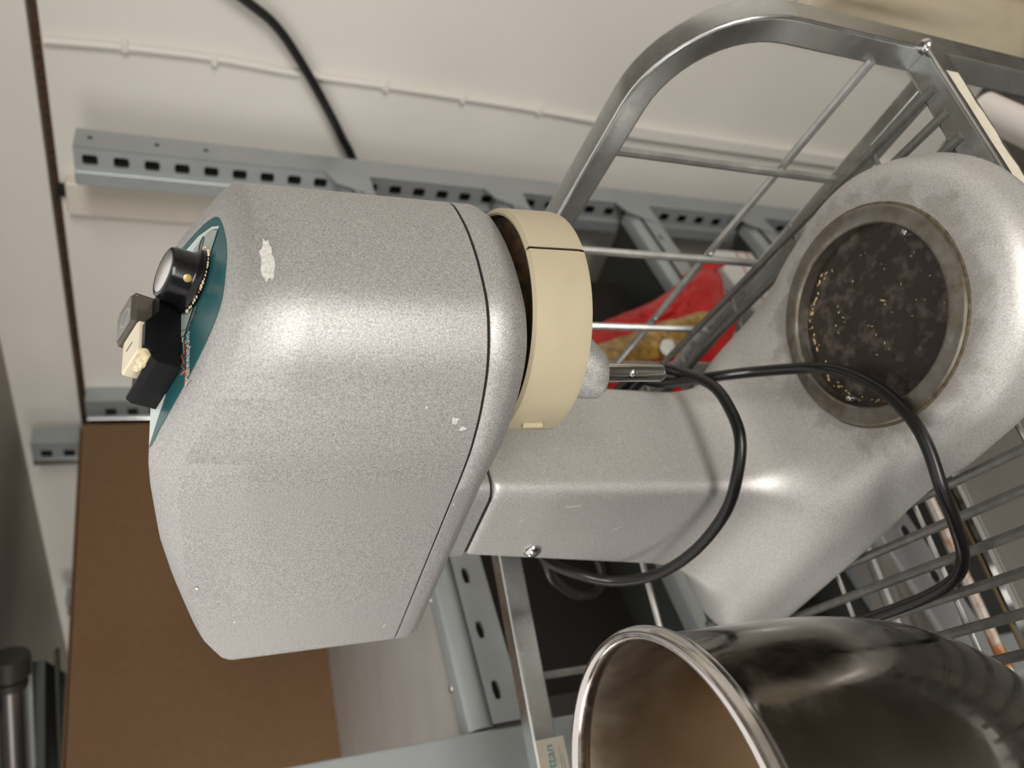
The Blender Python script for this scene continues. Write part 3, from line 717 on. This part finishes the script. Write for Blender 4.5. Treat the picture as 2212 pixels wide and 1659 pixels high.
for i in range(n1):
    f_, s_ = hi_[i]
    cap.append([(f_, -s_ + 2 * s_ * k / NC, mz(ztop(f_))) for k in range(NC + 1)])
shell.loft(cap, closed=False)
sh_ = obj('head_shell', shell, M_SILVER, mixer, True, angle=50)
import bmesh
bm = bmesh.new(); bm.from_mesh(sh_.data); bmesh.ops.remove_doubles(bm, verts=bm.verts[:], dist=0.00012); bmesh.ops.recalc_face_normals(bm, faces=bm.faces[:]); bm.to_mesh(sh_.data); bm.free()
sh_.data.polygons.foreach_set('use_smooth', [True] * len(sh_.data.polygons)); sh_.data.set_sharp_from_angle(angle=R(50))

# under plate with chamfered lip
def inset(half, d):
    out = []
    for i in range(n1):
        a = Vector(half[max(i - 1, 0)]); b = Vector(half[min(i + 1, n1 - 1)])
        if i == 0: tn = Vector((0, 1))
        elif i == n1 - 1: tn = Vector((0, -1))
        else: tn = (b - a).normalized()
        nrm = Vector((-tn.y, tn.x))
        p = Vector(half[i]) - nrm * d
        out.append((p.x, max(p.y, 0.0) if 0 < i < n1 - 1 else 0.0))
    return out
up = MB(); rings = []
for d, zq in ((.004, ZS - .0010), (0.0003, ZS - .0011), (0.0, ZS - .0014), (0.0, ZS - .0085), (0.0008, ZS - .0105), (.0045, ZS - .0150), (.0058, ZS - .0156), (.02, ZS - .0158), (.045, ZS - .0158)):
    dz = [(0.0026 + 0.0060 * min(max((f + .08) / .09, 0), 1)) * min(max((ZS - zq) / .0150, 0), 1) for f, q in ho]
    rings.append(ringpts(inset(ho, d), [mz(zq - e) for e in dz]))
up.loft(rings, cap=True)
obj('under_plate', up, M_SILVER, mixer, True, angle=40)
obj('seam_shadow', MB().loft([ringpts(inset(ho, .0006), [mz(ZS - .0014)] * n1), ringpts(inset(ho, .0006), [mz(ZS + .0004)] * n1)]), M_GAP, mixer)

# bowl guard ring, planetary hub, drive shaft
GX, GY = -.0285, 0.0
obj('hub', MB().lathe([(0.040, mz(-.150)), (0.044, mz(-.166)), (0.0605, mz(-.1675)), (0.0605, mz(-.188)), (0.052, mz(-.194)), (0.03, mz(-.197)), (0.0001, mz(-.197))], 56, (GX, GY, 0)), M_RUSTGAP, mixer, True)  # dark rust flange also stands in for the shaded gap above the guard
gp = [(0.0616, mz(-.1648)), (0.0630, mz(-.1644)), (0.0656, mz(-.1658)), (0.0662, mz(-.1945)), (0.0656, mz(-.1982)), (0.0625, mz(-.1998)), (0.060, mz(-.1998)), (0.060, mz(-.1980)), (0.0618, mz(-.1955)), (0.0616, mz(-.1648))]
a_c = R(-10.0)                                # the crack: angle measured towards the near side (-Y)
guard = obj('bowl_guard', MB().lathe(gp, 96, (GX, GY, 0), a0=a_c + R(0.45), a1=a_c + R(359.1)), M_CREAM, mixer, True, angle=30, label='cream plastic ring, cracked through at the front')
obj('crack_edge', MB().lathe([(0.0612, mz(-.166)), (0.0655, mz(-.1665)), (0.0659, mz(-.196)), (0.0612, mz(-.197))], 96, (GX, GY, 0), a0=a_c + R(0.1), a1=a_c + R(0.5)), M_STAIN, guard)
a_s = R(-118)
obj('guard_seam', MB().lathe([(0.0662, mz(-.170)), (0.0665, mz(-.170)), (0.0665, mz(-.198)), (0.0662, mz(-.198))], 96, (GX, GY, 0), a0=a_s, a1=a_s + R(0.6)), M_STAIN, guard)
a_n = R(-108); cn, sn = math.cos(a_n), math.sin(a_n)
obj('guard_clip', MB().tube([(GX + 0.0668 * cn, GY + 0.0668 * sn, mz(-.174)), (GX + 0.0668 * cn, GY + 0.0668 * sn, mz(-.186))], [0.0018, 0.0018], 10), M_CREAM, guard, True)
SX, SY = -.0290, -.041
lug = MB(); rings = []
for zq, rr_, k in ((-.188, .026, .55), (-.200, .0235, .35), (-.214, .0195, .12), (-.2205, .0158, 0.0), (-.2225, .0145, 0.0)):
    rings.append([(SX + (GX - SX) * k + rr_ * math.cos(a) * 1.0, SY + (GY - SY) * k + rr_ * math.sin(a), mz(zq)) for a in [2 * math.pi * q / 28 for q in range(28)]])
lug.loft(rings, cap=True)
obj('shaft_boss', lug, M_SILVER, mixer, True, angle=40)
shaft = obj('drive_shaft', MB().lathe([(0.0055, mz(-.2215)), (0.0055, mz(-.2655)), (0.0048, mz(-.2672)), (0.0001, mz(-.2674))], 24, (SX, SY, 0)), M_CHROME, mixer, True)
sv_ = Vector((0.66, -0.75, 0.0)).normalized()
obj('shaft_pin', MB().tube([Vector((SX, SY, mz(-.2445))) + sv_ * 0.003, Vector((SX, SY, mz(-.2445))) + sv_ * 0.0058, Vector((SX, SY, mz(-.2445))) + sv_ * 0.0066], [0.0026, 0.0026, 0.0014], 14), M_CHROME, shaft, True)

# dome head screw on the near flank of the column
sc_ = obj('flank_screw', MB().lathe([(0.0001, 0.0046), (0.0034, 0.0041), (0.0060, 0.0024), (0.0072, 0.0002), (0.0072, -0.003)], 28), M_CHROME, mixer, True, label='shiny domed screw on the side of the column')
sc_.matrix_local = Matrix.Translation((-0.2155, -0.0520, mz(-.240))) @ Matrix.Rotation(R(90), 4, 'X')

# control panel ------------------------------------------------
PN = Vector((PM, 0, 1)).normalized()
def pp(f, s, h=0.0):                          # a point on the panel: f forward, s towards the near side
    return Vector((f, -s, mz(PK - PM * f))) + PN * h
rim_n = [(p[0], p[1]) for p in hi_ if p[0] > -.0636]
near = [(f - 0.0004, s * 0.992) for f, s in rim_n]
outl = near + [(f, -s) for f, s in near[::-1]]
def plate(pts, h, m_, parent, name, base_h=None):
    q = MB().prism([pp(f, s, h if base_h is None else base_h) for f, s in pts], PN * 0.00012)
    return obj(name, q, m_, parent)
panel = plate([(-.0630, .0610)] + near + [(f, -s) for f, s in near[::-1]] + [(-.0630, -.0610)], 0.0002, M_TEAL, mixer, 'control_panel')
D0, D1 = Vector((.0093, -.0234)), Vector((-.0626, .0608))
white = [(-.0627, .0605), (.0093 - .0012, -.0234), (.0015, -.0310), (-.012, -.0400), (-.03, -.0460), (-.047, -.0520), (-.0627, -.0560)]
plate(white, 0.0004, M_MINT, panel, 'pale_field')
def clip(poly, p0, p1):
    d = (p1 - p0); nrm = Vector((-d.y, d.x)); out = []
    if (Vector((-.06, 0)) - p0).dot(nrm) < 0: nrm = -nrm
    for i in range(len(poly)):
        a, b = Vector(poly[i]), Vector(poly[(i + 1) % len(poly)]); da, db = (a - p0).dot(nrm), (b - p0).dot(nrm)
        if da >= 0: out.append((a.x, a.y))
        if (da >= 0) != (db >= 0): c = a + (b - a) * (da / (da - db)); out.append((c.x, c.y))
    return out
circ = lambda r: [(-.0165 + r * math.cos(2 * math.pi * k / 48), -.006 + r * math.sin(2 * math.pi * k / 48)) for k in range(48)]
plate(clip(circ(.0285), D0, D1), 0.0006, M_INK, panel, 'dial_outline')
dial = plate(clip(circ(.0280), D0, D1), 0.0008, M_GREYP, panel, 'dial_field')
# printed whisk and hook drawings, tick line
wk = MB()
for wd in (0.0009, 0.0018, 0.0026):
    P = [pp(-.0072 - wd * math.sin(t_) * 0.8 + 0.002 * 0, -.0295, 0.0011) for t_ in (0,)]
    ax = Vector((.0035, -.0085)); ctr = Vector((-.0085, -.0285)); side = Vector((-ax.y, ax.x)).normalized(); axn = ax.normalized()
    pts = [ctr + axn * (0.0045 * math.cos(t_)) + side * (wd * math.sin(t_)) for t_ in [2 * math.pi * q / 16 for q in range(17)]]
    wk.tube([pp(q.x, q.y, 0.0010) for q in pts], 0.00012, 4)
wk.tube([pp(-.0102, -.0240, 0.0010), pp(-.0130, -.0200, 0.0010)], 0.0004, 4)
obj('whisk_print', wk, M_INK, panel)
hk = MB()
hk.tube([pp(-.018 + .0025 * math.cos(t_), .0165 + .0035 * math.sin(t_), 0.0010) for t_ in [2 * math.pi * q / 14 for q in range(15)]], 0.00016, 4)
hk.tube([pp(-.0235, .0205, 0.0010), pp(-.0150, .0120, 0.0010)], 0.0003, 4)
hk.tube([pp(-.0345, .0115, 0.0010), pp(-.0205, .0208, 0.0010)], 0.00015, 4)
obj('hook_print', hk, M_INK, panel)
o = lettering('Minneapolis', 0.0325, M_WHITEP, panel, pp(-.0222, .0540, 0.0006), (0, 1, 0), Vector((-1, 0, PM)))
o.data.materials[0] = M_WHITEP
sq = [(-.0269, .0229), (-.0261, .0324), (-.0293, .0305), (-.0259, .0386), (-.0298, .0367), (-.0253, .0438), (-.0292, .0435), (-.0242, .0456), (-.0250, .0534)]
obj('zigzag_print', MB().tube([pp(f - 0.0011, s, 0.0007) for f, s in sq], 0.00024, 5), M_REDP, panel)

# speed knob
def along(c, prof, n=40):                     # lathe about the panel normal at c=(f,s)
    m = MB().lathe(prof, n); O = pp(*c); x = Vector((0, 1, 0)); y = PN.cross(x)
    m.v = [tuple(O + x * a + y * b + PN * c_) for a, b, c_ in m.v]; return m
KC = (-.0165, -.0075)
kprof = [(0.0168, 0.0006), (0.0172, 0.0015), (0.0168, 0.0032), (0.0150, 0.0042), (0.0142, 0.0060), (0.0136, 0.0145), (0.0128, 0.0162), (0.0112, 0.0166), (0.0106, 0.0162)]
knob = obj('speed_knob', along(KC, kprof, 48), M_BLACK, mixer, True, angle=40)
# flat grip sides of the knob
obj('knob_cap', along(KC, [(0.0108, 0.0164), (0.0100, 0.0166), (0.0001, 0.0166)], 40), M_DISC, knob, True)
kd = Vector((0.70, -0.71, 0.0))
O = pp(*KC, 0.0085); dirk = (kd - PN * kd.dot(PN)).normalized()
def disc_at(c, nrm, r_, t_, n=16):
    return MB().tube([c - nrm * t_, c + nrm * t_ * 0.5, c + nrm * t_], [r_, r_, r_ * 0.7], n)
obj('knob_dot', disc_at(O + dirk * 0.0138, dirk, 0.0020, 0.0006), M_BRASS, knob, True, label='small brass-coloured pointer dot')
dg = MB()
for k in range(26):
    a = -1.9 + 2.6 * k / 25 + random.uniform(-.03, .03); r_ = 0.0173 + random.uniform(-.0004, .0006)
    c = pp(KC[0] + r_ * math.cos(a + 1.2), KC[1] + r_ * math.sin(a + 1.2), 0.0022); e_ = random.uniform(.0003, .0009)
    dg.box((c.x - e_, c.y - e_, c.z - e_ * .6), (c.x + e_, c.y + e_, c.z + e_ * .6), e_ * .3)
obj('dough_specks', dg, M_DOUGH, knob, kind='stuff')

# switch housing: stepped black box with grey stop button and ivory start button
def pbox(f0, f1, s0, s1, h0, h1, ch=0.0008):
    m = MB().box((f0, s0, h0), (f1, s1, h1), ch); m.v = [tuple(pp(a, b, c)) for a, b, c in m.v]; return m
prof_ = [(.0395, 0.0), (.0395, .0125), (.0375, .0150), (.0360, .0150), (.0335, .0125), (-.0120, .0120), (-.0120, 0.0)]
hs = MB(); n_ = len(prof_)
A_ = [pp(-.0300, s, h) for s, h in prof_]; B_ = [pp(-.0570, s + 0.003, h) for s, h in prof_]
hs.add(A_ + B_, [(i, (i + 1) % n_, n_ + (i + 1) % n_, n_ + i) for i in range(n_)] + [tuple(range(n_))[::-1], tuple(range(n_, 2 * n_))])
house = obj('switch_housing', hs, M_BLACKM, mixer)
bv = house.modifiers.new('edge', 'BEVEL'); bv.width = 0.0006; bv.segments = 2
obj('housing_wall', MB().prism([pp(-.0330, s, h) for s, h in ((.0040, .0112), (.0150, .0182), (.0300, .0182), (.0330, .0145), (.0340, .0112))], pp(-.0300, 0, 0) - pp(-.0330, 0, 0)), M_BLACKM, house)
house2 = obj('start_button', pbox(-.0510, -.0336, .0110, .0325, .0115, .0200, .0008), M_IVORY, house, label='ivory start button marked with a bar')
obj('bar_print', pbox(-.0460, -.0395, .0205, .0213, .0200, .02015, 0), M_INK, house2)
stop = obj('stop_button', pbox(-.0560, -.0385, -.0135, .0080, .0090, .0205, .0015), M_SMOKE, house, label='grey smoked stop button with pale ring')
obj('ring_print', along((-.0470, -.0030), [(0.0044, .0207), (0.0057, .0207), (0.0057, .0205), (0.0044, .0205), (0.0044, .0207)], 32), M_MINT, stop)
obj('button_cover', pbox(-.0568, -.0377, -.0143, .0088, .0085, .0218, .0016), M_SMOKE2, stop)
blob = MB(); rg = np.random.default_rng(9)
for (f0, s0, h0, r_) in ((-.0345, .0345, .0160, .0034), (-.0365, .0360, .0165, .0028), (-.0400, .0355, .0165, .0026), (-.0330, .0325, .0172, .0022)):
    rings = []
    for i in range(7):
        ph = math.pi * (i + .02) / 6.04; rings.append([tuple(pp(f0, s0, h0) + Vector((r_ * math.sin(ph) * math.cos(t_), r_ * math.sin(ph) * math.sin(t_), r_ * math.cos(ph))) * float(1 + rg.uniform(-.16, .16))) for t_ in [2 * math.pi * q / 9 for q in range(9)]])
    blob.loft(rings, cap=True)
obj('dough_blob', blob, M_DOUGH, house, True, label='lump of dried dough stuck under the start button')

# paint chips and scratches on the head (thin flakes lying on the lacquer)
def wall_patch(s_c, z_c, ls, lz, seed, m_=M_CHIP):
    rg = random.Random(seed); n_ = 22; pts = []
    tab = [(s, f) for f, s in ho if f > -.03]
    def surf(s): return interp(tab, abs(s))
    for k in range(n_):
        a = 2 * math.pi * k / n_; q = 1 + rg.uniform(-.25, .2)
        s = s_c + ls * math.cos(a) * q; z = z_c + lz * math.sin(a) * q
        pts.append((surf(s) + 0.00035, -s, mz(z)))
    c = (surf(s_c) + 0.0006, -s_c, mz(z_c))
    m = MB(); m.add(pts + [c], [(k, (k + 1) % n_, n_) for k in range(n_)])
    return obj('paint_chip', m, m_, mixer, True)
wall_patch(.0245, -.0330, .0125, .0032, 3)
def side_patch(f, z, lf, lz, seed):
    rg = random.Random(seed); n_ = 12
    tab = [(f_, s) for f_, s in ho]
    pts = []
    for k in range(n_):
        a = 2 * math.pi * k / n_; q = 1 + rg.uniform(-.4, .3)
        ff_ = f + lf * math.cos(a) * q; pts.append((ff_, -interp([(a_, b_) for a_, b_ in ho if a_ > -.26], ff_) - 0.0003, mz(z + lz * math.sin(a) * q)))
    return obj('paint_chip', MB().poly(pts), M_CHIP, mixer)
side_patch(-.026, -.1250, .0022, .0020, 1); side_patch(-.031, -.1300, .0014, .0022, 2); side_patch(-.018, -.1085, .0008, .0008, 4)
side_patch(-.212, -.026, .0016, .0005, 6); side_patch(-.165, -.004, .0020, .0010, 7); side_patch(-.095, -.140, .0012, .0006, 8)
side_patch(-.243, -.1255, .0030, .0008, 9)

def flank_scratch(x0, z0, x1, z1, wd):
    obj('scratch', MB().prism([(x0, -0.0522, z0), (x1, -0.0522, z1), (x1 + wd, -0.0522, z1 - wd), (x0 + wd, -0.0522, z0 - wd)], (0, -0.0002, 0)), M_CHIP, mixer)
flank_scratch(-.196, mz(-.300), -.190, mz(-.306), .0005)
flank_scratch(-.176, mz(-.215), -.170, mz(-.217), .0004)
flank_scratch(-.158, mz(-.246), -.157, mz(-.258), .0004)

# power cord slung round the column, across the seat and down to the wire floor
def cord(pts, r_=0.0044): return MB().tube(crom([Vector((a, -b, c)) for a, b, c in pts], 8), r_, 12)
S1 = [(-.262, -.030, .17), (-.225, -.066, .145), (-.170, -.070, .135), (-.1365, -.062, .1269), (-.1215, -.045, .1195), (-.1000, -.012, .1190), (-.0935, .018, .1220), (-.0970, .043, .1245), (-.1164, .062, .126), (-.1466, .074, .1258), (-.192, .078, .13), (-.2328, .074, .142), (-.2543, .066, .1683), (-.2600, .054, .1952), (-.272, .030, .215), (-.278, .0, .222)]
S2 = [(-.278, -.030, .165), (-.240, -.072, .150), (-.190, -.080, .142), (-.1539, -.072, .1358), (-.1500, -.062, .1310), (-.1330, -.045, .1230), (-.1010, -.022, .1130), (-.0855, -.0135, .0850), (-.0613, .005, .0600), (-.045, .0234, .0530), (-.0312, .0528, .0500), (-.0269, .0814, .0480), (-.0303, .104, .0470), (-.0421, .1290, .0440), (-.0591, .1457, .0300), (-.0796, .1593, .0140), (-.0999, .166, .0080), (-.1304, .1642, .0062), (-.1856, .1529, .0060), (-.2481, .1366, .0060), (-.33, .12, .006)]
S3 = [(-.272, .010, .222), (-.2786, .030, .2115), (-.3048, .035, .1948), (-.3483, .030, .1556), (-.3651, .020, .1226), (-.352, .0, .118), (-.300, -.03, .160)]
pc = obj('power_cord', cord(S1), M_RUBBER, mixer, True, angle=180)
obj('cord_run', cord(S2), M_RUBBER, pc, True, angle=180)
obj('cord_run', cord(S3), M_RUBBER, pc, True, angle=180)

# crumbs lying in the seat pan
cm = MB(); rg = random.Random(12)
for k in range(34):
    a = rg.uniform(0, 2 * math.pi); r_ = 0.058 * math.sqrt(rg.random()); x, y = RCX + r_ * math.cos(a), RCY + r_ * math.sin(a)
    l, w_ = rg.uniform(.0005, .0014), rg.uniform(.0003, .0006); ang = rg.uniform(0, math.pi)
    if k == 0: x, y, l, w_, ang = RCX + .012, RCY - .008 + 0.012, .0034, .0009, 2.2
    zq = RZ_ - .0093
    u = Vector((math.cos(ang), math.sin(ang), 0)); v = Vector((-u.y, u.x, 0)); c = Vector((x, y, zq))
    cm.add([c + u * l, c + v * w_ , c - u * l, c - v * w_, c + u * l * .6 + Vector((0, 0, w_)), c - u * l * .6 + Vector((0, 0, w_))], [(0, 1, 4), (1, 5, 4), (1, 2, 5), (2, 3, 5), (3, 4, 5), (3, 0, 4), (0, 3, 2, 1)])
for k in range(46):
    a = R(rg.uniform(95, 240)); r_ = rg.uniform(.0590, .0640); x, y = RCX + r_ * math.cos(a), RCY + r_ * math.sin(a)
    l, w_ = rg.uniform(.0007, .0022), rg.uniform(.0004, .0008); ang = a + math.pi / 2 + rg.uniform(-.5, .5); zq = RZ_ - .0090
    u = Vector((math.cos(ang), math.sin(ang), 0)); v = Vector((-u.y, u.x, 0)); c = Vector((x, y, zq))
    cm.add([c + u * l, c + v * w_ , c - u * l, c - v * w_, c + u * l * .6 + Vector((0, 0, w_)), c - u * l * .6 + Vector((0, 0, w_))], [(0, 1, 4), (1, 5, 4), (1, 2, 5), (2, 3, 5), (3, 4, 5), (3, 0, 4), (0, 3, 2, 1)])
cr = obj('crumbs', cm, M_CRUMB, None, kind='stuff')
cr.location = (MX, MY, MZ); cr.rotation_euler = (0, 0, R(-48))
tag(cr, 'loose tan crumbs scattered in the dark round seat of the mixer base', 'crumbs')

# ------------------------------------------------------------------ mixing bowl
bowl = thing('mixing_bowl', 'deep round stainless steel mixing bowl standing beside the mixer', 'bowl', (-0.2283, 0.3242, Z0 - 0.4928), 0)
zb_ = 0.4928
op = [(0.0985, -.2290), (0.0972, -.2420), (0.0968, -.290), (0.0955, -.329), (0.0915, -.365), (0.0835, -.400), (0.0690, -.4370), (0.0500, -.4650), (0.0340, -.4800), (0.0300, -.4850), (0.0300, -.4905), (0.0270, -.4925), (0.0001, -.4900)]
op = [(a, b + zb_) for a, b in op]
pc_ = crom([Vector((a, b, 0)) for a, b in op[:9]], 5); outp = [(p.x, p.y) for p in pc_] + op[9:]
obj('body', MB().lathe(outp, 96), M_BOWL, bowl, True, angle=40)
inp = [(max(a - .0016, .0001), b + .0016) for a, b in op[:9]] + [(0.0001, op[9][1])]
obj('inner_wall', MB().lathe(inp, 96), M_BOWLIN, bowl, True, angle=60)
rp = [(0.1000 + 0.0052 * 0.62 * math.cos(a) - .0022, zb_ - .2235 + 0.0056 * math.sin(a)) for a in [2 * math.pi * k / 14 for k in range(14)]]
rp = [(0.0992 + 0.0040 * math.cos(a), zb_ - .2245 + 0.0066 * math.sin(a)) for a in [2 * math.pi * k / 14 for k in range(14)]]
obj('rolled_rim', MB().lathe(rp + [rp[0]], 96), M_RIM, bowl, True, angle=180)
